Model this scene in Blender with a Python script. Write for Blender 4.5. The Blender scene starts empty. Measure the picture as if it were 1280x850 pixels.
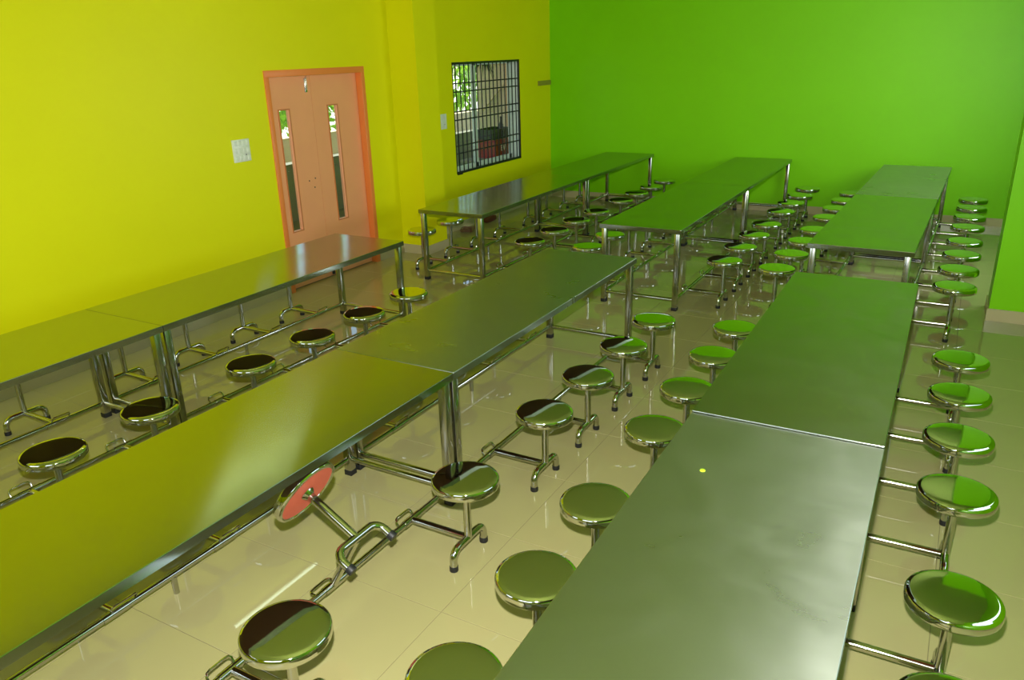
import bpy, bmesh, math, random
from mathutils import Vector, Matrix
random.seed(7)
SC = bpy.context.scene
COL = SC.collection

# ------------------------------------------------------------------ camera
CAM_POS = Vector((0.430, -3.498, 2.258))
CR = Vector((0.8700, 0.4920, -0.0271)); CF = Vector((-0.4699, 0.8115, -0.3477))
CF.normalize(); CR = (CR - CF * CR.dot(CF)).normalized(); CU = CR.cross(CF)
cam_d = bpy.data.cameras.new('camera'); cam = bpy.data.objects.new('camera', cam_d); COL.objects.link(cam)
cam_d.sensor_fit = 'HORIZONTAL'; cam_d.sensor_width = 36.0; cam_d.lens = 974.717 / 1280 * 36.0
cam_d.clip_start = 0.05; cam_d.clip_end = 300
cam.matrix_world = Matrix(((CR.x, CU.x, -CF.x, CAM_POS.x), (CR.y, CU.y, -CF.y, CAM_POS.y), (CR.z, CU.z, -CF.z, CAM_POS.z), (0, 0, 0, 1)))
SC.camera = cam

# ------------------------------------------------------------------ sky, sun, flash, exposure
world = bpy.data.worlds.new('sky'); SC.world = world; world.use_nodes = True
wn = world.node_tree.nodes; wl = world.node_tree.links
bg = wn['Background']; sky = wn.new('ShaderNodeTexSky')
try:
    sky.sky_type = 'NISHITA'
except Exception:
    pass
sky.sun_disc = False; sky.sun_elevation = math.radians(55); sky.sun_rotation = math.radians(-90)
wl.new(sky.outputs[0], bg.inputs['Color']); bg.inputs['Strength'].default_value = 0.5
sun_d = bpy.data.lights.new('sun', 'SUN'); sun = bpy.data.objects.new('sun', sun_d); COL.objects.link(sun)
sun_d.energy = 11.0; sun_d.angle = math.radians(0.6); sun_d.color = (1.0, 0.96, 0.88)
sun.rotation_euler = Vector((0.52, -0.22, -0.82)).to_track_quat('-Z', 'Y').to_euler()
fl_d = bpy.data.lights.new('camera_flash', 'SPOT'); fl = bpy.data.objects.new('camera_flash', fl_d); COL.objects.link(fl)
fl_d.energy = 1020; fl_d.shadow_soft_size = 0.025; fl_d.spot_size = math.radians(140); fl_d.spot_blend = 1.0; fl_d.color = (1.0, 0.98, 0.93)
fl.location = CAM_POS + CU * 0.20 - CR * 0.02
fl.rotation_euler = (CF + CU * 0.02).to_track_quat('-Z', 'Y').to_euler()
# daylight entering through the two windows in the wall behind the camera
for wx in (-0.75, -4.0):
    ld = bpy.data.lights.new('rear_window_daylight', 'AREA'); lo = bpy.data.objects.new('rear_window_daylight', ld); COL.objects.link(lo)
    ld.shape = 'RECTANGLE'; ld.size = 1.9; ld.size_y = 1.3; ld.energy = 20; ld.color = (0.97, 1.0, 0.95)
    lo.location = (wx, -4.50, 2.05); lo.rotation_euler = (math.radians(90), 0, 0)
# daylight entering through the two windows in the right wall
for (a, b, e) in ((-0.6, 1.6, 15.0), (4.5, 6.1, 60.0)):
    ld = bpy.data.lights.new('right_window_daylight', 'AREA'); lo = bpy.data.objects.new('right_window_daylight', ld); COL.objects.link(lo)
    ld.shape = 'RECTANGLE'; ld.size = b - a - .1; ld.size_y = 1.15; ld.energy = e; ld.color = (0.90, 0.97, 1.0)
    lo.location = (1.44, (a + b) / 2, 1.875); lo.rotation_euler = (math.radians(90), 0, math.radians(90))
SC.view_settings.view_transform = 'Standard'; SC.view_settings.look = 'None'
SC.view_settings.gamma = 1.0; SC.view_settings.use_curve_mapping = False
SC.view_settings.exposure = -0.12
TUBE_STRENGTH = 8.0
SC.cycles.blur_glossy = 0.8
SC.cycles.sample_clamp_indirect = 6.0
SC.cycles.max_bounces = 10; SC.cycles.diffuse_bounces = 5; SC.cycles.glossy_bounces = 6

# ------------------------------------------------------------------ materials
def mat(name, col, rough=0.5, metal=0.0, spec=0.5, var=0.0, vscale=6.0, bump=0.0, bscale=20.0, rvar=0.0, aniso=None, coat=0.0, emit=None, estr=0.0):
    m = bpy.data.materials.new(name); m.use_nodes = True
    nt = m.node_tree; n = nt.nodes; l = nt.links; b = n['Principled BSDF']
    b.inputs['Base Color'].default_value = (*col, 1); b.inputs['Roughness'].default_value = rough
    b.inputs['Metallic'].default_value = metal; b.inputs['Specular IOR Level'].default_value = spec
    if coat:
        b.inputs['Coat Weight'].default_value = coat; b.inputs['Coat Roughness'].default_value = 0.05
    tc = n.new('ShaderNodeTexCoord')
    if var:
        t = n.new('ShaderNodeTexNoise'); t.inputs['Scale'].default_value = vscale; t.inputs['Detail'].default_value = 5
        l.new(tc.outputs['Object'], t.inputs['Vector'])
        mx = n.new('ShaderNodeMix'); mx.data_type = 'RGBA'
        mx.inputs[6].default_value = (*[c * (1 - var) for c in col], 1); mx.inputs[7].default_value = (*[min(1, c * (1 + var)) for c in col], 1)
        l.new(t.outputs['Fac'], mx.inputs[0]); l.new(mx.outputs[2], b.inputs['Base Color'])
    if rvar:
        t2 = n.new('ShaderNodeTexNoise'); t2.inputs['Scale'].default_value = vscale * 0.7; t2.inputs['Detail'].default_value = 4
        l.new(tc.outputs['Object'], t2.inputs['Vector'])
        mr = n.new('ShaderNodeMapRange'); mr.inputs['From Min'].default_value = 0.3; mr.inputs['From Max'].default_value = 0.7
        mr.inputs['To Min'].default_value = max(0.01, rough - rvar); mr.inputs['To Max'].default_value = rough + rvar
        l.new(t2.outputs['Fac'], mr.inputs['Value']); l.new(mr.outputs['Result'], b.inputs['Roughness'])
    if bump:
        t3 = n.new('ShaderNodeTexNoise'); t3.inputs['Scale'].default_value = bscale; t3.inputs['Detail'].default_value = 2
        l.new(tc.outputs['Object'], t3.inputs['Vector'])
        bp = n.new('ShaderNodeBump'); bp.inputs['Strength'].default_value = bump; bp.inputs['Distance'].default_value = 0.01
        l.new(t3.outputs['Fac'], bp.inputs['Height']); l.new(bp.outputs['Normal'], b.inputs['Normal'])
    if aniso:
        b.inputs['Anisotropic'].default_value = aniso[0]
        cx = n.new('ShaderNodeCombineXYZ')
        for k in range(3): cx.inputs[k].default_value = aniso[1][k]
        l.new(cx.outputs[0], b.inputs['Tangent'])
    if emit:
        b.inputs['Emission Color'].default_value = (*emit, 1); b.inputs['Emission Strength'].default_value = estr
    return m

def srgb(r, g, b):
    f = lambda c: (c / 255 / 12.92) if c / 255 <= 0.04045 else ((c / 255 + 0.055) / 1.055) ** 2.4
    return (f(r), f(g), f(b))

M = {}
M['yellow'] = mat('yellow_wall_paint', srgb(226, 223, 6), 0.42, spec=0.22, var=0.04, vscale=1.2, bump=0.03, bscale=60)
M['green'] = mat('green_wall_paint', srgb(132, 213, 4), 0.40, spec=0.22, var=0.05, vscale=1.5, bump=0.03, bscale=60)
M['ceiling'] = mat('ceiling_paint', srgb(172, 186, 96), 0.8, spec=0.2, var=0.03, vscale=2)  # pale olive green base colour, tuned for its reflection in the steel
M['tile'] = mat('floor_tile_vitrified', srgb(169, 162, 113), 0.02, spec=0.5, var=0.04, vscale=2.5)
M['grout'] = mat('floor_grout', srgb(128, 120, 86), 0.8, spec=0.2)
M['skirting'] = mat('skirting_tile', srgb(190, 178, 138), 0.25, spec=0.5, var=0.04, vscale=4)
M['top'] = mat('brushed_steel_top', (0.43, 0.45, 0.40), 0.21, 1.0, var=0.03, vscale=5, aniso=(0.95, (0, 1, 0)))
def brushed(m, r0):
    nt = m.node_tree; n = nt.nodes; l = nt.links; b = n['Principled BSDF']
    tc = n.new('ShaderNodeTexCoord'); mp = n.new('ShaderNodeMapping'); mp.inputs['Scale'].default_value = (0.8, 45, 1)
    l.new(tc.outputs['Object'], mp.inputs['Vector'])
    t = n.new('ShaderNodeTexNoise'); t.inputs['Scale'].default_value = 1.0; t.inputs['Detail'].default_value = 3; l.new(mp.outputs[0], t.inputs['Vector'])
    t2 = n.new('ShaderNodeTexNoise'); t2.inputs['Scale'].default_value = 2.2; t2.inputs['Detail'].default_value = 2; t2.inputs['Distortion'].default_value = 1.6; l.new(tc.outputs['Object'], t2.inputs['Vector'])
    a = n.new('ShaderNodeMath'); a.operation = 'MULTIPLY_ADD'; a.inputs[1].default_value = 0.018; l.new(t.outputs['Fac'], a.inputs[0])
    a2 = n.new('ShaderNodeMath'); a2.operation = 'MULTIPLY_ADD'; a2.inputs[1].default_value = 0.10; a2.inputs[2].default_value = r0; l.new(t2.outputs['Fac'], a2.inputs[0])
    l.new(a2.outputs[0], a.inputs[2]); l.new(a.outputs[0], b.inputs['Roughness'])
M['satin'] = mat('satin_brushed_steel_top', (0.47, 0.50, 0.455), 0.3, 1.0, var=0.03, vscale=5, aniso=(0.95, (0, 1, 0)))
brushed(M['top'], 0.115); brushed(M['satin'], 0.235)
M['mirror'] = mat('polished_steel_seat', (0.66, 0.66, 0.63), 0.05, 1.0, bump=0.02, bscale=9)
M['pipe'] = mat('steel_pipe', (0.54, 0.53, 0.49), 0.13, 1.0, var=0.06, vscale=20)
M['legsteel'] = mat('steel_leg_tube', (0.48, 0.47, 0.44), 0.18, 1.0, var=0.08, vscale=18)
M['rubber'] = mat('black_rubber', (0.012, 0.012, 0.013), 0.5, spec=0.4)
M['ply'] = mat('brown_plywood', srgb(74, 44, 26), 0.55, var=0.25, vscale=7)
M['red_under'] = mat('red_primer_plate', srgb(205, 92, 72), 0.5, var=0.1, vscale=15)
M['frame'] = mat('salmon_door_frame', srgb(236, 132, 62), 0.4, var=0.04)
M['leaf'] = mat('salmon_door_leaf', srgb(240, 162, 114), 0.42, var=0.06, vscale=3)
M['bead'] = mat('salmon_glazing_bead', srgb(200, 120, 66), 0.45)
M['black'] = mat('black_grille_paint', (0.012, 0.013, 0.012), 0.45)
M['alu'] = mat('white_aluminium', srgb(205, 218, 208), 0.35, spec=0.5)
M['plate'] = mat('white_switch_plate', srgb(225, 228, 218), 0.3)
M['chrome'] = mat('bolt_chrome', (0.7, 0.69, 0.66), 0.25, 1.0)
M['dark'] = mat('dark_plastic', (0.02, 0.02, 0.02), 0.5)
M['tube'] = mat('glowing_tube', (0.9, 0.95, 0.9), 0.4, emit=(0.80, 1.0, 0.72), estr=TUBE_STRENGTH)
M['batten'] = mat('white_lamp_batten', srgb(225, 225, 220), 0.4)
M['concrete'] = mat('grey_concrete', srgb(120, 122, 100), 0.8, var=0.12, vscale=3)
M['cement'] = mat('beige_outdoor_plaster', srgb(190, 178, 140), 0.8, var=0.08, vscale=3)
M['earth'] = mat('pale_sandy_ground', srgb(205, 198, 178), 0.9, var=0.1, vscale=0.8)
M['leafgreen'] = mat('tree_leaf', srgb(96, 150, 40), 0.5, var=0.3, vscale=9)
M['leafdark'] = mat('dark_palm_leaf', srgb(30, 44, 22), 0.55, var=0.3, vscale=9)
M['bark'] = mat('bark', srgb(95, 80, 60), 0.9, var=0.2, vscale=10)
M['crate'] = mat('red_crate_plastic', srgb(135, 14, 18), 0.4, var=0.05)
M['white'] = mat('white_print', srgb(235, 232, 225), 0.5)
M['wood'] = mat('pale_bamboo', srgb(200, 180, 140), 0.6, var=0.1, vscale=12)
M['rust'] = mat('reddish_brown_cloth', srgb(112, 56, 34), 0.85, var=0.3, vscale=25)
M['wire'] = mat('brown_wire', srgb(110, 70, 45), 0.5)
M['batten_olive'] = mat('olive_strip', srgb(150, 140, 50), 0.5)
M['scrap'] = mat('lime_scrap', srgb(190, 235, 40), 0.7)
M['orange'] = mat('ochre_pipe', srgb(188, 150, 105), 0.6)
for k in ('leafgreen',):
    nt = M[k].node_tree; n = nt.nodes; l = nt.links; b = n['Principled BSDF']
    t = n.new('ShaderNodeBsdfTranslucent'); t.inputs[0].default_value = (*srgb(150, 190, 60), 1)
    mx = n.new('ShaderNodeMixShader'); mx.inputs[0].default_value = 0.5
    l.new(b.outputs[0], mx.inputs[1]); l.new(t.outputs[0], mx.inputs[2]); l.new(mx.outputs[0], n['Material Output'].inputs[0])
# clear glass: transparent with a fresnel sheen
g = bpy.data.materials.new('window_glass'); g.use_nodes = True
gn = g.node_tree.nodes; gl = g.node_tree.links; gn.remove(gn['Principled BSDF'])
tr = gn.new('ShaderNodeBsdfTransparent'); tr.inputs[0].default_value = (0.93, 0.96, 0.94, 1)
gs = gn.new('ShaderNodeBsdfGlossy'); gs.inputs['Roughness'].default_value = 0.03
lw = gn.new('ShaderNodeLayerWeight'); lw.inputs[0].default_value = 0.5; pw = gn.new('ShaderNodeMath'); pw.operation = 'POWER'; pw.inputs[1].default_value = 4.0; gl.new(lw.outputs['Facing'], pw.inputs[0])
fr = gn.new('ShaderNodeMath'); fr.operation = 'MULTIPLY_ADD'; fr.inputs[1].default_value = 0.45; fr.inputs[2].default_value = 0.03; gl.new(pw.outputs[0], fr.inputs[0])
ms = gn.new('ShaderNodeMixShader'); gl.new(fr.outputs[0], ms.inputs[0]); gl.new(tr.outputs[0], ms.inputs[1]); gl.new(gs.outputs[0], ms.inputs[2])
gl.new(ms.outputs[0], gn['Material Output'].inputs[0]); M['glass'] = g

# ------------------------------------------------------------------ geometry helpers
def add_box(bm, x0, x1, y0, y1, z0, z1, bev=0.0):
    if x1 < x0: x0, x1 = x1, x0
    if y1 < y0: y0, y1 = y1, y0
    r = bmesh.ops.create_cube(bm, size=1.0)
    for v in r['verts']:
        v.co = Vector(((x0 + x1) / 2 + v.co.x * (x1 - x0), (y0 + y1) / 2 + v.co.y * (y1 - y0), (z0 + z1) / 2 + v.co.z * (z1 - z0)))
    if bev:
        es = set(e for v in r['verts'] for e in v.link_edges)
        bmesh.ops.bevel(bm, geom=list(es), offset=bev, segments=2, affect='EDGES', profile=0.5)

def add_lathe(bm, prof, n=32, c=(0, 0, 0)):
    rings = []
    for r, z in prof:
        if r < 1e-6: rings.append([bm.verts.new((c[0], c[1], c[2] + z))])
        else: rings.append([bm.verts.new((c[0] + r * math.cos(2 * math.pi * k / n), c[1] + r * math.sin(2 * math.pi * k / n), c[2] + z)) for k in range(n)])
    for a, b in zip(rings, rings[1:]):
        for k in range(n):
            k2 = (k + 1) % n
            if len(a) == 1 and len(b) == 1: continue
            if len(a) == 1: f = (a[0], b[k2], b[k])
            elif len(b) == 1: f = (a[k], a[k2], b[0])
            else: f = (a[k], a[k2], b[k2], b[k])
            try: bm.faces.new(f)
            except ValueError: pass

def add_tube(bm, pts, r, n=10, closed=False, caps=True):
    pts = [Vector(p) for p in pts]; m = len(pts); rings = []
    rr = r if isinstance(r, (list, tuple)) else [r] * m
    ref = None
    for i, p in enumerate(pts):
        if closed: t = (pts[(i + 1) % m] - pts[i - 1]).normalized()
        else: t = (pts[min(i + 1, m - 1)] - pts[max(i - 1, 0)]).normalized()
        if ref is None:
            ref = Vector((0, 0, 1)) if abs(t.z) < 0.9 else Vector((1, 0, 0))
        ref = (ref - t * ref.dot(t)).normalized(); s = t.cross(ref)
        rings.append([bm.verts.new(p + rr[i] * (ref * math.cos(2 * math.pi * k / n) + s * math.sin(2 * math.pi * k / n))) for k in range(n)])
    prs = list(zip(rings, rings[1:])) + ([(rings[-1], rings[0])] if closed else [])
    for a, b in prs:
        for k in range(n):
            bm.faces.new((a[k], a[(k + 1) % n], b[(k + 1) % n], b[k]))
    if caps and not closed:
        bm.faces.new(rings[0][::-1]); bm.faces.new(rings[-1])

def fin(name, bm, m, smooth=False, angle=40):
    bmesh.ops.recalc_face_normals(bm, faces=bm.faces)
    if smooth:
        for f in bm.faces: f.smooth = True
        lim = math.radians(angle)
        for e in bm.edges:
            if len(e.link_faces) == 2 and e.calc_face_angle(0) > lim: e.smooth = False
    me = bpy.data.meshes.new(name); bm.to_mesh(me); bm.free()
    me.materials.append(M[m] if isinstance(m, str) else m)
    return me

def link(name, me, parent=None, loc=None, rot=None):
    o = bpy.data.objects.new(name, me); COL.objects.link(o)
    if parent: o.parent = parent
    if loc is not None: o.location = loc
    if rot is not None: o.rotation_euler = rot
    return o

def boxobj(name, m, parent, *dims, bev=0.0):
    bm = bmesh.new(); add_box(bm, *dims, bev=bev)
    return link(name, fin(name, bm, m, smooth=bev > 0), parent)

def tubeobj(name, m, parent, pts, r, n=10, closed=False):
    bm = bmesh.new(); add_tube(bm, pts, r, n, closed)
    return link(name, fin(name, bm, m, True), parent)

def empty(name, loc=(0, 0, 0), rz=0.0):
    o = bpy.data.objects.new(name, None); COL.objects.link(o); o.location = loc; o.rotation_euler = (0, 0, rz)
    o.empty_display_size = 0.1
    return o

def tag(o, label, cat=None, group=None, kind=None):
    o['label'] = label
    if cat: o['category'] = cat
    if group: o['group'] = group
    if kind: o['kind'] = kind
    return o

# ------------------------------------------------------------------ the room
XL, XW, XR = -5.33, -5.40, 1.38       # door wall, window wall, right wall
YR, YB, ZC = -4.55, 8.00, 3.45        # rear wall, back wall, ceiling
def multibox(name, m, boxes, label):
    bm = bmesh.new()
    for b in boxes: add_box(bm, *b)
    return tag(link(name, fin(name, bm, m)), label, 'wall', kind='structure')

DY0, DY1, DZ = 2.05, 3.37, 2.085       # door opening
WY0, WY1, WZ0, WZ1 = 5.24, 7.02, 0.735, 2.14
multibox('wall_left', 'yellow', [
    (XL - .2, XL, YR, DY0 - .05, 0, ZC), (XL - .2, XL, DY0 - .05, DY1 + .05, DZ + .05, ZC), (XL - .2, XL, DY1 + .05, 4.1, 0, ZC),
    (XW - .2, XW, 4.1, WY0, 0, ZC), (XW - .2, XW, WY1, YB, 0, ZC), (XW - .2, XW, WY0, WY1, 0, WZ0), (XW - .2, XW, WY0, WY1, WZ1, ZC)],
    'bright yellow painted wall with the door and the barred window')
multibox('wall_pillar_left', 'yellow', [(XL, -4.97, 3.90, 4.31, 0, ZC)], 'yellow pillar jutting out between the door and the window')
multibox('wall_back', 'green', [(XW - .2, XR + .2, YB, YB + .2, 0, ZC)], 'bright green painted far wall')
multibox('wall_pillar_right', 'green', [(0.80, XR, 3.93, 4.36, 0, ZC)], 'bright green pillar at the right edge')
RW = [(-0.6, 1.6), (4.5, 6.1)]         # windows in the right wall
bx = []; y = YR
for a, b in RW:
    bx += [(XR, XR + .2, y, a, 0, ZC), (XR, XR + .2, a, b, 0, 1.25), (XR, XR + .2, a, b, 2.5, ZC)]; y = b
bx.append((XR, XR + .2, y, YB, 0, ZC))
multibox('wall_right', 'green', bx, 'green painted right wall with windows')
bx = []; x = XL - .2
for wx in (-4.0, -0.75):
    bx += [(x, wx - .95, YR - .2, YR, 0, ZC), (wx - .95, wx + .95, YR - .2, YR, 0, 1.4), (wx - .95, wx + .95, YR - .2, YR, 2.7, ZC)]; x = wx + .95
bx.append((x, XR + .2, YR - .2, YR, 0, ZC))
multibox('wall_rear', 'yellow', bx, 'yellow wall with two windows behind the photographer')
bm = bmesh.new(); add_box(bm, XW - .25, XR + .25, YR - .25, YB + .25, ZC, ZC + .18)
tag(link('ceiling', fin('ceiling', bm, 'ceiling')), 'plain pale olive green painted ceiling', 'ceiling', kind='structure')

# floor: grout bed with single tiles
bm = bmesh.new(); add_box(bm, XW - .2, XR + .2, YR - .2, YB + .2, -0.12, -0.0015)
floor = tag(link('floor', fin('floor', bm, 'grout')), 'glossy cream tiled floor', 'floor', kind='structure')
T, G = 0.612, 0.0026
tile_cache = {}
def tile_mesh(w, h):
    k = (round(w, 3), round(h, 3))
    if k not in tile_cache:
        bm = bmesh.new(); c = 0.001
        lo = [bm.verts.new(p) for p in ((0, 0, -0.008), (w, 0, -0.008), (w, h, -0.008), (0, h, -0.008))]
        mi = [bm.verts.new(p) for p in ((0, 0, -c), (w, 0, -c), (w, h, -c), (0, h, -c))]
        hi = [bm.verts.new(p) for p in ((c, c, 0), (w - c, c, 0), (w - c, h - c, 0), (c, h - c, 0))]
        for A, B in ((lo, mi), (mi, hi)):
            for i in range(4): bm.faces.new((A[i], A[(i + 1) % 4], B[(i + 1) % 4], B[i]))
        bm.faces.new(hi)
        tile_cache[k] = fin('floor_tile', bm, 'tile')
    return tile_cache[k]
xs = [-1.24 + T * k for k in range(-7, 6)]; ys = [-1.29 + T * k for k in range(-6, 17)]
for x in xs:
    for yy in ys:
        a, b = max(x, XW), min(x + T, XR); c, d = max(yy, YR), min(yy + T, YB)
        if b - a < .05 or d - c < .05: continue
        link('floor_tile', tile_mesh(b - a - G, d - c - G), floor, (a + G / 2, c + G / 2, 0))

# skirtings
SK = 0.105; sk = 0.012
def skirt(name, boxes, label):
    bm = bmesh.new()
    for b in boxes: add_box(bm, *b, 0.0, SK)
    tag(link(name, fin(name, bm, 'skirting')), label, 'baseboard', kind='structure')
skirt('baseboard_left', [(XL, XL + sk, YR, DY0 - .06), (XL, XL + sk, DY1 + .06, 3.9 - sk), (XW, XW + sk, 4.31 + sk, YB)], 'cream tile skirting along the yellow wall')
skirt('baseboard_pillar_left', [(XL, -4.97 + sk, 3.9 - sk, 3.9), (-4.97, -4.97 + sk, 3.9, 4.31), (XW, -4.97 + sk, 4.31, 4.31 + sk)], 'cream tile skirting around the yellow pillar')
skirt('baseboard_back', [(XW + sk, XR - sk, YB - sk, YB)], 'cream tile skirting along the green far wall')
skirt('baseboard_pillar_right', [(0.8 - sk, XR, 3.93 - sk, 3.93), (0.8 - sk, 0.8, 3.93, 4.36), (0.8 - sk, XR, 4.36, 4.36 + sk)], 'cream tile skirting around the green pillar')
skirt('baseboard_right', [(XR - sk, XR, YR, 3.93 - sk), (XR - sk, XR, 4.36 + sk, YB)], 'cream tile skirting along the right wall')

# ------------------------------------------------------------------ door
door = tag(empty('door_1', (XL, (DY0 + DY1) / 2, 0)), 'salmon double door with two narrow glass strips', 'door', kind='structure')
dl = door.location
def D(name, m, x0, x1, y0, y1, z0, z1, parent=None, bev=0.002):
    p = parent or door
    off = dl if p is door else dl + p.location
    return boxobj(name, m, p, x0 - off.x, x1 - off.x, y0 - off.y, y1 - off.y, z0 - off.z, z1 - off.z, bev=bev)
D('door_jamb', 'frame', XL - .12, XL + .012, DY0 - .055, DY0, 0, DZ)
D('door_jamb', 'frame', XL - .12, XL + .012, DY1, DY1 + .055, 0, DZ)
D('door_head', 'frame', XL - .12, XL + .012, DY0 - .055, DY1 + .055, DZ, DZ + .062)
xd0, xd1 = XL - .105, XL - .065
ym = 2.665
for (a, b, p0, p1) in ((DY0 + .003, ym - .002, 2.195, 2.330), (ym + .002, DY1 - .003, 2.885, 3.025)):
    bm = bmesh.new(); z0, z1 = 0.59, 1.775
    for q in ((a, p0, .008, DZ - .004), (p1, b, .008, DZ - .004), (p0, p1, .008, z0), (p0, p1, z1, DZ - .004)):
        add_box(bm, xd0 - dl.x, xd1 - dl.x, q[0] - dl.y, q[1] - dl.y, q[2], q[3])
    lf = link('door_leaf', fin('door_leaf', bm, 'leaf'), door)
    boxobj('pane', 'glass', lf, xd0 + .015 - dl.x, xd0 + .021 - dl.x, p0 - dl.y, p1 - dl.y, z0, z1)
    for q in ((p0 - .012, p0, z0 - .012, z1 + .012), (p1, p1 + .012, z0 - .012, z1 + .012), (p0, p1, z0 - .012, z0), (p0, p1, z1, z1 + .012)):
        boxobj('glazing_bead', 'bead', lf, xd1 - dl.x, xd1 + .006 - dl.x, q[0] - dl.y, q[1] - dl.y, q[2], q[3])
bolt = D('door_bolt', 'chrome', xd1, xd1 + .012, 2.575, 2.607, 1.925, 2.06)
boxobj('bolt_rod', 'chrome', bolt, xd1 + .012 - dl.x, xd1 + .024 - dl.x, 2.586 - dl.y, 2.597 - dl.y, 1.95, 2.075, bev=.003)
for (hy, hz) in ((2.50, 1.06), (2.59, 1.075), (2.57, 0.985)):
    bm = bmesh.new(); add_lathe(bm, [(0, 0.006), (0.006, 0.004), (0.008, 0)], 10)
    o = link('bolt_hole', fin('bolt_hole', bm, 'dark'), door, (xd1 - dl.x, hy - dl.y, hz), (0, math.pi / 2, 0))
bb = D('floor_bolt', 'dark', xd1, xd1 + .02, ym + .02, ym + .05, .02, .14)

# ------------------------------------------------------------------ barred window
win = tag(empty('window_1', (XW, (WY0 + WY1) / 2, WZ0)), 'window with a black steel grille and sliding sashes', 'window', kind='structure')
wl0 = win.location
def Wn(name, m, x0, x1, y0, y1, z0, z1, parent=None, bev=0.0):
    return boxobj(name, m, parent or win, x0 - wl0.x, x1 - wl0.x, y0 - wl0.y, y1 - wl0.y, z0 - wl0.z, z1 - wl0.z, bev=bev)
bm = bmesh.new(); t = .028
for b in ((WY0, WY0 + t, WZ0, WZ1), (WY1 - t, WY1, WZ0, WZ1), (WY0, WY1, WZ0, WZ0 + t), (WY0, WY1, WZ1 - t, WZ1)):
    add_box(bm, -.03, -.005, b[0] - wl0.y, b[1] - wl0.y, b[2] - wl0.z, b[3] - wl0.z)
gf = link('grille_frame', fin('grille_frame', bm, 'black'), win)
hb = WZ1 - WZ0
bar_v = None
for k in range(16):
    yy = WY0 + (k + 1) * (WY1 - WY0) / 17
    Wn('grille_bar', 'black', XW - .024, XW - .012, yy - .006, yy + .006, WZ0 + t, WZ1 - t)
for f in (.185, .26, .435, .51, .745, .815):
    z = WZ1 - f * hb
    Wn('grille_crossbar', 'black', XW - .030, XW - .024, WY0 + t, WY1 - t, z - .008, z + .008)
Wn('grille_lug', 'black', XW - .012, XW + .006, WY0 + .02, WY0 + .14, WZ0 - .012, WZ0 + .016)
bm = bmesh.new(); e = .004
for q in ((WY0, WY0 + e, WZ0, WZ1), (WY1 - e, WY1, WZ0, WZ1), (WY0, WY1, WZ0, WZ0 + e), (WY0, WY1, WZ1 - e, WZ1)):
    add_box(bm, -.2, -.035, q[0] - wl0.y, q[1] - wl0.y, q[2] - wl0.z, q[3] - wl0.z)
link('reveal_lining', fin('reveal_lining', bm, 'alu'), win)
xs0 = XW - .15
for (a, b, dx) in ((WY0, 6.02, 0.0), (5.97, WY1, -.03)):
    bm = bmesh.new(); s = .05
    for q in ((a, a + s, WZ0, WZ1), (b - s, b, WZ0, WZ1), (a, b, WZ0, WZ0 + .065), (a, b, WZ1 - s, WZ1)):
        add_box(bm, xs0 + dx - .012 - wl0.x, xs0 + dx + .012 - wl0.x, q[0] - wl0.y, q[1] - wl0.y, q[2] - wl0.z, q[3] - wl0.z)
    sh = link('sash', fin('sash', bm, 'alu'), win)
    Wn('pane', 'glass', xs0 + dx - .003, xs0 + dx + .003, a + s, b - s, WZ0 + .065, WZ1 - s, sh)
for i, (a, b) in enumerate(RW):
    w = tag(empty('window_%d' % (i + 2), (XR, (a + b) / 2, 1.25)), 'right wall window %s the green pillar' % ('in front of' if i == 0 else 'behind'), 'window', kind='structure')
    bm = bmesh.new(); q = w.location
    for (y0, y1, z0, z1) in ((a, a + .05, 1.25, 2.5), (b - .05, b, 1.25, 2.5), (a, b, 1.25, 1.3), (a, b, 2.45, 2.5), ((a + b) / 2 - .03, (a + b) / 2 + .03, 1.25, 2.5)):
        add_box(bm, .08, .12, y0 - q.y, y1 - q.y, z0 - q.z, z1 - q.z)
    link('window_frame', fin('window_frame', bm, 'alu'), w)
    boxobj('pane', 'glass', w, .097, .103, a + .05 - q.y, (a + b) / 2 - .03 - q.y, .05, 1.2)
    boxobj('pane', 'glass', w, .097, .103, (a + b) / 2 + .03 - q.y, b - .05 - q.y, .05, 1.2)

for i, wx in enumerate((-4.0, -0.75)):
    w = tag(empty('window_%d' % (i + 4), (wx, YR, 1.4)), 'rear wall window, %s one' % ('left' if i == 0 else 'right'), 'window', kind='structure')
    bm = bmesh.new()
    for (x0, x1, z0, z1) in ((-.95, -.90, 0, 1.3), (.90, .95, 0, 1.3), (-.9, .9, 0, .05), (-.9, .9, 1.25, 1.3), (-.03, .03, .05, 1.25)): add_box(bm, x0, x1, -.12, -.08, z0, z1)
    link('window_frame', fin('window_frame', bm, 'alu'), w)
    boxobj('pane', 'glass', w, -.9, -.03, -.103, -.097, .05, 1.25); boxobj('pane', 'glass', w, .03, .9, -.103, -.097, .05, 1.25)

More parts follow.
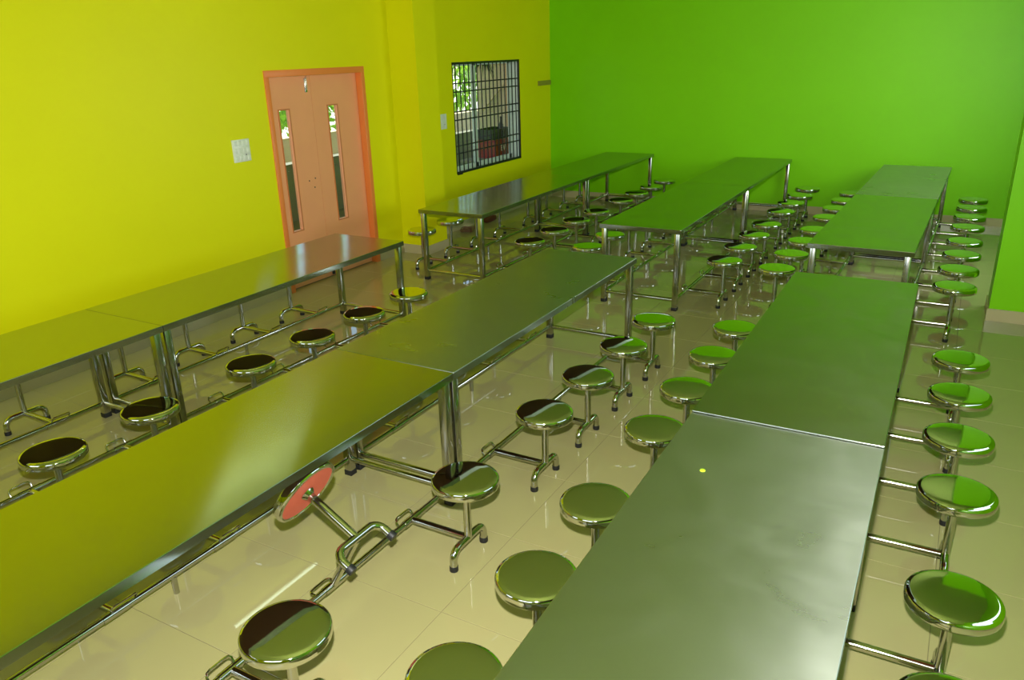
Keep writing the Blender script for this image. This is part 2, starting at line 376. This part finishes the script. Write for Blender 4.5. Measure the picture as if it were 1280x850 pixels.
# ------------------------------------------------------------------ tables
H = 0.75; W = 0.772; LEG = 0.048; RZ = 0.100; INS = 0.040
leg_mesh = {}
def make_table(x0, yn, ye, skew, label, top=H, finish='top'):
    """one table unit: local origin at the middle of its footprint on the floor"""
    L = ye - yn - 0.004; ymid = (yn + ye) / 2; xm = x0 + skew * ymid + W / 2
    r = tag(empty('dining_table', (xm, ymid, 0), -math.atan(skew)), label, 'table', 'long steel canteen tables')
    hx, hy = W / 2, L / 2
    bm = bmesh.new()
    # folded sheet: top face with a 36 mm lip, open underneath
    add_box(bm, -hx, hx, -hy, hy, top - .006, top, bev=.0025)
    for b in ((-hx, -hx + .003, -hy, hy), (hx - .003, hx, -hy, hy), (-hx + .003, hx - .003, -hy, -hy + .003), (-hx + .003, hx - .003, hy - .003, hy)):
        add_box(bm, *b, top - .040, top - .004)
    link('tabletop', fin('tabletop', bm, finish), r)
    boxobj('underside_board', 'ply', r, -hx + .004, hx - .004, -hy + .004, hy - .004, top - .034, top - .007)
    lx, ly = hx - INS, hy - INS + .004
    zt = top - .034
    if zt not in leg_mesh:
        bm = bmesh.new(); h = LEG / 2; add_box(bm, -h, h, -h, h, .022, zt, bev=.006); lm = fin('leg', bm, 'legsteel', True)
        bm = bmesh.new(); h = LEG / 2 + .0015; add_box(bm, -h, h, -h, h, 0, .034, bev=.004); leg_mesh[zt] = (lm, fin('rubber_foot', bm, 'rubber', True))
    for sx in (-1, 1):
        for sy in (-1, 1):
            o = link('leg', leg_mesh[zt][0], r, (sx * lx, sy * ly, 0)); link('rubber_foot', leg_mesh[zt][1], o)
        tubeobj('rail', 'pipe', r, [(sx * lx, -ly + LEG / 2, RZ), (sx * lx, ly - LEG / 2, RZ)], .0160, 12)
        f = tubeobj('rail_foot', 'pipe', r, [(sx * lx, 0, .001), (sx * lx, 0, RZ - .012)], .014, 10)
    for sy in (-1, 1):
        tubeobj('crossbar', 'pipe', r, [(-lx + LEG / 2, sy * ly, RZ), (lx - LEG / 2, sy * ly, RZ)], .0160, 12)
    return r

ROWS = {  # x of left edge, skew, near end, seam, far end
    'A': (-4.4292, -.0025, -3.13, -0.672, 1.756), 'B': (-2.4111, .0038, -2.97, -0.515, 2.000), 'C': (-0.4500, -.0136, -2.88, -0.426, 2.058),
    'D': (-4.3901, -.0017, 2.978, 5.556, 7.93), 'E': (-2.3857, -.0028, 3.041, 5.534, 7.937), 'F': (-0.6229, .0212, 2.973, 5.401, 7.755)}
TL = {
    'A': ('steel table by the yellow wall cut off by the left picture edge', 'steel table with its far end just before the salmon door'),
    'B': ('steel table above the flipped up stool, lower left of the picture', 'middle steel table touching the lower left one, far end at the picture centre'),
    'C': ('steel table cut off by the bottom picture edge, with a lime scrap on it', 'dark green reflecting steel table adjoining the one with the lime scrap'),
    'D': ('steel table right beside the yellow pillar, below the barred window', 'steel table in the far left corner where yellow meets green wall'),
    'E': ('near half of the middle steel table row in the far group', 'middle steel table touching the green far wall'),
    'F': ('near half of the right steel table row in the far group', 'rightmost steel table touching the green far wall')}
for c, (x0, sk_, yn, ysm, ye) in ROWS.items():
    make_table(x0, yn, ysm, sk_, TL[c][0], H, 'satin' if c == 'C' else 'top')
    make_table(x0, ysm, ye, sk_, TL[c][1], H + (.008 if c == 'C' else 0.0), 'satin' if c in 'BF' else 'top')

# ------------------------------------------------------------------ stools
ZS = 0.434; ARM = 0.335
bm = bmesh.new()
add_lathe(bm, [(0, 0), (.05, -.0002), (.10, -.0010), (.135, -.0022), (.1445, -.0036), (.1475, -.0060), (.1500, -.0065), (.1535, -.0090), (.1565, -.0140), (.1575, -.0200),
               (.1575, -.0400), (.1555, -.0460), (.1510, -.0490), (.1400, -.0495), (.1385, -.0480), (.1385, -.038)], 48, (0, 0, ZS))
ME_SEAT = fin('seat', bm, 'mirror', True, 60)
bm = bmesh.new(); add_lathe(bm, [(0, -.044), (.1385, -.044), (.1385, -.036), (0, -.036)], 32, (0, 0, ZS)); ME_PLATE = fin('underside_plate', bm, 'red_under')
bm = bmesh.new(); add_tube(bm, [(0, 0, .10), (0, 0, ZS - .045)], .0185, 14)
add_lathe(bm, [(.0185, -.066), (.030, -.052), (.033, -.047)], 14, (0, 0, ZS)); ME_STEM = fin('stem', bm, 'pipe', True)
pts = []; hl, rb, za = .131, .05, .103
for k in range(7):
    a = math.pi * 0.5 * k / 6; pts.append((0, -hl + rb - rb * math.cos(a), za - rb + rb * math.sin(a)))
pts = [(0, -hl, .026)] + pts
pts = pts + [(0, -p[1], p[2]) for p in pts[::-1]]
bm = bmesh.new(); add_tube(bm, pts, .0185, 12); ME_ARCH = fin('foot_bracket', bm, 'pipe', True)
bm = bmesh.new(); add_lathe(bm, [(0, 0), (.0200, 0), (.0212, .003), (.0208, .026), (.0185, .027)], 14); ME_FOOT = fin('rubber_foot', bm, 'rubber', True)
bm = bmesh.new(); add_tube(bm, [(-ARM + .014, 0, RZ), (-.012, 0, RZ)], .0175, 12); ME_ARM = fin('arm', bm, 'pipe', True)
bm = bmesh.new(); add_tube(bm, [(-ARM, -.06, RZ), (-ARM, .06, RZ)], .0190, 14); ME_SLEEVE = fin('hinge_sleeve', bm, 'pipe', True)
lp = [(-ARM - .004, -.095, RZ + .012), (-ARM - .016, -.096, RZ + .034), (-ARM - .022, -.088, RZ + .044), (-ARM - .024, -.070, RZ + .047),
      (-ARM - .024, -.006, RZ + .047), (-ARM - .022, .012, RZ + .044), (-ARM - .016, .020, RZ + .034), (-ARM - .004, .019, RZ + .014)]
bm = bmesh.new(); add_tube(bm, lp, .0048, 8); ME_LOOP = fin('stop_loop', bm, 'pipe', True)

def make_stool(label):
    r = tag(empty('stool'), label, 'stool', 'round steel swing stools')
    s = link('seat', ME_SEAT, r); link('underside_plate', ME_PLATE, s)
    link('stem', ME_STEM, r); a = link('foot_bracket', ME_ARCH, r)
    for sy in (-1, 1): link('rubber_foot', ME_FOOT, a, (0, sy * hl, 0))
    m = link('arm', ME_ARM, r); link('hinge_sleeve', ME_SLEEVE, m); link('stop_loop', ME_LOOP, m)
    return r
ORD = ['first', 'second', 'third', 'fourth', 'fifth', 'sixth', 'seventh', 'eighth']
ROWN = {'A': 'near left', 'B': 'near middle', 'C': 'near right', 'D': 'far left', 'E': 'far middle', 'F': 'far right'}
SKIP = {('A', -1): 5, ('A', 1): 6, ('B', -1): 8, ('B', 1): 7, ('C', -1): 7, ('C', 1): 6}   # how many, from the far end, the frame shows
SP = 0.565
for c, (x0, sk_, yn, ysm, ye) in ROWS.items():
    for side in (-1, 1):
        yl = []
        for a, b in ((ysm, ye), (yn, ysm)):
            for k in (1.5, .5, -.5, -1.5): yl.append((a + b) / 2 + k * SP)
        for i, yy in enumerate(yl[:SKIP.get((c, side), 8)]):
            xl = x0 + sk_ * yy + (W - INS if side > 0 else INS) + side * ARM
            jx, jr = random.uniform(-.004, .004), random.uniform(-.02, .02)
            lab = 'round steel stool, %s from far end on %s side of the %s table row' % (ORD[i], 'right' if side > 0 else 'left', ROWN[c])
            tilt = (c == 'B' and side > 0 and i == 5)
            if tilt: lab = 'flipped up steel stool showing its red underside, leaning under the table edge'
            r = make_stool(lab)
            rz = (0 if side > 0 else math.pi) - math.atan(sk_)
            if tilt:
                th = math.radians(60)
                hinge = Vector((xl - ARM, yy, RZ)); R = Matrix.Rotation(-th, 4, 'Y')
                r.matrix_world = Matrix.Translation(hinge) @ R @ Matrix.Translation((ARM, 0, -RZ))
            else:
                r.location = (xl, yy, 0); r.rotation_euler = (0, 0, rz)

# ------------------------------------------------------------------ wall fittings
def switch_board(x, y0, y1, z0, z1, label, rows, cols):
    r = tag(empty('switch_board', (x, (y0 + y1) / 2, z0)), label, 'switch board', 'white switch boards')
    w = (y1 - y0) / 2; h = z1 - z0
    boxobj('cover_plate', 'plate', r, 0, .012, -w, w, 0, h, bev=.004)
    for i in range(rows):
        for j in range(cols):
            cy = -w + (j + .5) * 2 * w / cols; cz = (i + .5) * h / rows
            boxobj('switch', 'plate', r, .012, .018, cy - w / cols * .7, cy + w / cols * .7, cz - h / rows * .33, cz + h / rows * .33, bev=.002)
    boxobj('socket_slot', 'dark', r, .018, .0185, w * .35, w * .45, h * .28, h * .34)
switch_board(XL, 1.51, 1.71, 1.37, 1.57, 'large white switch board left of the salmon door', 3, 4)
switch_board(XW, 4.86, 5.05, 1.345, 1.53, 'small white switch board left of the barred window', 2, 3)
bm = bmesh.new(); add_box(bm, XW, XW + .02, 7.58, 7.985, 1.745, 1.815, bev=.003)
tag(link('wall_strip', fin('wall_strip', bm, 'batten_olive')), 'short olive strip on the yellow wall by the green corner', 'strip')

def tube_light(loc, rz, label):
    r = tag(empty('tube_light', loc, rz), label, 'lamp', 'fluorescent tube lamps')
    boxobj('batten', 'batten', r, 0, .045, -.62, .62, -.016, .016, bev=.004)
    for s in (-1, 1): boxobj('lamp_holder', 'batten', r, .045, .085, s * .60 - .01, s * .60 + .01, -.02, .02, bev=.003)
    tubeobj('tube', 'tube', r, [(.068, -.585, 0), (.068, .585, 0)], .012, 12)
tube_light((XL, 1.18, 3.12), 0, 'glowing tube lamp on the yellow wall above the switch board')

# ------------------------------------------------------------------ small things
bm = bmesh.new()
bmesh.ops.create_icosphere(bm, subdivisions=2, radius=1)
for v in bm.verts:
    n = 1 + .18 * math.sin(7 * v.co.x + 3 * v.co.z) + .12 * math.cos(9 * v.co.y)
    v.co = Vector((v.co.x * .05 * n, v.co.y * .17 * n, max(0, .045 + v.co.z * .05 * n)))
o = link('cloth_bundle', fin('cloth_bundle', bm, 'rust', True, 80), None, (-5.27, 5.83, 0)); tag(o, 'small reddish brown bundle on the floor below the barred window', 'bundle')
pts = []
for k in range(120):
    a = k * .42; rr = .075 + .035 * math.sin(k * .37)
    pts.append((-5.22 + rr * math.cos(a) * .8, 5.16 + rr * math.sin(a) * 1.2, .012 + .03 * (1 + math.sin(k * .9)) * .7))
pts += [(-5.22, 5.30, .008), (-5.23, 5.45, .008), (-5.26, 5.62, .01)]
o = tubeobj('wire_coil', 'wire', None, pts, .004, 5); tag(o, 'tangled brown wire on the floor below the barred window', 'wire')
bm = bmesh.new(); add_lathe(bm, [(0, .004), (.008, .0035), (.011, .001), (.011, 0), (0, 0)], 9)
o = link('scrap', fin('scrap', bm, 'scrap'), None, (-0.255, -0.905, H)); tag(o, 'tiny lime green scrap on the near right table', 'scrap')

# ------------------------------------------------------------------ outside the yellow wall
bm = bmesh.new(); add_box(bm, -60, -8.4, -60, 70, -.4, -.15)
tag(link('ground', fin('ground', bm, 'earth')), 'pale sandy ground outside beyond the parapet', 'ground', kind='structure')
bm = bmesh.new(); add_box(bm, XR + .2, 60, -60, 70, -.4, -.15)
tag(link('ground', fin('ground', bm, 'earth')), 'pale sandy ground outside the right wall', 'ground', kind='structure')
multibox('floor_veranda', 'concrete', [(-8.4, XW - .2, -6, 12.5, -.3, -.005)], 'grey cement veranda floor outside the door')
multibox('wall_parapet', 'concrete', [(-8.2, -8.0, -6, 12.5, -.005, .81)], 'low grey veranda parapet outside the door')
multibox('ceiling_veranda', 'cement', [(-9.1, XW - .25, -6, 12.5, 2.75, 2.9)], 'flat unseen veranda roof outside the door, extended to shade the parapet')  # out of view; outer edge pushed out to keep sun off the parapet
multibox('wall_veranda_end', 'cement', [(-7.75, XW - .2, 9.6, 9.8, -.005, 2.75)], 'beige veranda end wall seen through the barred window')
multibox('wall_garden', 'cement', [(-9.8, -9.6, -10, 30, -.15, .97)], 'low beige garden wall behind the parapet')
def leaf_thing(name, label, cat, base, h, rx, n, size, m, droop=0.0, grp=None):
    r = tag(empty(name, base), label, cat, grp)
    tubeobj('trunk', 'bark', r, [(0, 0, 0), (.05, .03, h * .35), (-.03, .08, h * .7), (0, 0, h * .95)], [.11, .09, .06, .03], 8)
    bm = bmesh.new()
    for i in range(n):
        a, e = random.uniform(0, 2 * math.pi), random.uniform(-1, 1); q = random.random() ** .4
        p = Vector((rx * q * math.cos(a) * math.sqrt(1 - e * e), rx * q * math.sin(a) * math.sqrt(1 - e * e), h * .66 + e * q * h * .42))
        d = Vector((random.uniform(-1, 1), random.uniform(-1, 1), random.uniform(-1, .5) - droop)).normalized()
        s = d.orthogonal().normalized(); s.rotate(Matrix.Rotation(random.uniform(0, 6.28), 3, d)); L = size * random.uniform(.6, 1.4)
        v = [bm.verts.new(p), bm.verts.new(p + d * L * .45 + s * L * .16), bm.verts.new(p + d * L - Vector((0, 0, .05))), bm.verts.new(p + d * L * .45 - s * L * .16)]
        bm.faces.new(v)
    link('foliage', fin('foliage', bm, m), r)
    return r
TG = 'trees behind the veranda'
leaf_thing('tree', 'bright green leafy tree seen through the left window sash', 'tree', (-12.3, 15.2, -.15), 3.6, 2.0, 1500, .32, 'leafgreen', .3, TG)
leaf_thing('tree', 'green tree seen through both door panes', 'tree', (-12.4, 9.6, -.15), 3.4, 2.0, 2100, .30, 'leafgreen', .3, TG)

# things on the veranda, seen through the grille
tb = tag(empty('side_table', (-6.02, 7.12, 0)), 'plain grey table on the veranda under the red crate', 'table')
boxobj('tabletop', 'concrete', tb, -.22, .22, -.55, .55, .68, .72, bev=.004)
for sx in (-1, 1):
    for sy in (-1, 1): boxobj('leg', 'concrete', tb, sx * .18 - .02, sx * .18 + .02, sy * .5 - .02, sy * .5 + .02, -.005, .68)
def crate(loc, sx, sy, h, m, label, text=None):
    r = tag(empty('crate', loc), label, 'crate', 'plastic crates on the veranda')
    t = .012
    bm = bmesh.new(); add_box(bm, -sx, sx, -sy, sy, 0, t)
    for q in ((-sx, -sx + t, -sy, sy), (sx - t, sx, -sy, sy), (-sx + t, sx - t, -sy, -sy + t), (-sx + t, sx - t, sy - t, sy)): add_box(bm, *q, t, h)
    link('shell', fin('shell', bm, m), r)
    bm = bmesh.new()
    for q in ((-sx - .012, -sx + t, -sy - .012, sy + .012), (sx - t, sx + .012, -sy - .012, sy + .012), (-sx + t, sx - t, -sy - .012, -sy + t), (-sx + t, sx - t, sy - t, sy + .012)): add_box(bm, *q, h - .03, h)
    link('rim', fin('rim', bm, m), r)
    for k in range(7):
        yy = -sy + (k + .5) * sy * 2 / 7; boxobj('rib', m, r, sx, sx + .008, yy - .008, yy + .008, .02, h - .03)
    if text:
        cu = bpy.data.curves.new('lettering', 'FONT'); cu.body = text; cu.size = .13; cu.align_x = 'CENTER'; cu.extrude = .002
        to = bpy.data.objects.new('tmp_text', cu); COL.objects.link(to); dg = bpy.context.evaluated_depsgraph_get()
        me = bpy.data.meshes.new_from_object(to.evaluated_get(dg)); bpy.data.objects.remove(to)
        me.materials.clear(); me.materials.append(M['white'])
        link('lettering', me, r, (sx + .011, -.04, h * .36), (math.pi / 2, 0, math.pi / 2))
    return r
crate((-5.98, 7.20, .72), .17, .27, .27, 'crate', 'red plastic crate with white letters behind the grille', 'EV')
crate((-6.0, 7.20, .99), .15, .26, .15, 'dark', 'black crate stacked on the red crate behind the grille')
o = tubeobj('bottle', 'dark', None, [(-5.98, 7.42, 1.0), (-5.98, 7.42, 1.18), (-5.98, 7.42, 1.23), (-5.98, 7.42, 1.30)], [.035, .035, .014, .014], 12)
tag(o, 'dark bottle standing in the black crate behind the grille', 'bottle')
o = tubeobj('bamboo_pole', 'wood', None, [(-7.60, 9.52, 1.22), (-7.0, 9.56, 1.84)], .022, 8); tag(o, 'pale pole fixed aslant on the veranda end wall', 'pole')
o = tubeobj('drain_pipe', 'orange', None, [(-7.05, 9.53, -.005), (-7.05, 9.53, 2.74)], .06, 12); tag(o, 'ochre pipe running up the veranda end wall', 'pipe')
bm = bmesh.new(); add_box(bm, -6.93, -6.35, 9.54, 9.6, 0, 2.1, bev=.004)
tag(link('door_2', fin('door_2', bm, 'alu')), 'white panel door in the veranda end wall', 'door', kind='structure')
r = tag(empty('hanging_plant', (-7.35, 9.2, 2.74)), 'dark leafy plant hanging from the veranda roof behind the grille', 'plant')
tubeobj('stem', 'bark', r, [(0, 0, 0), (0, 0, -.4)], .01, 6)
bm = bmesh.new()
for i in range(130):
    a = random.uniform(0, 6.28); L = random.uniform(.25, .55); d = Vector((math.cos(a) * .45, math.sin(a) * .45, -1)).normalized(); p = Vector((0, 0, -random.uniform(.25, .5)))
    s = d.orthogonal().normalized() * .014
    v = [bm.verts.new(p - s), bm.verts.new(p + s), bm.verts.new(p + d * L)]; bm.faces.new(v)
link('foliage', fin('foliage', bm, 'leafdark'), r)
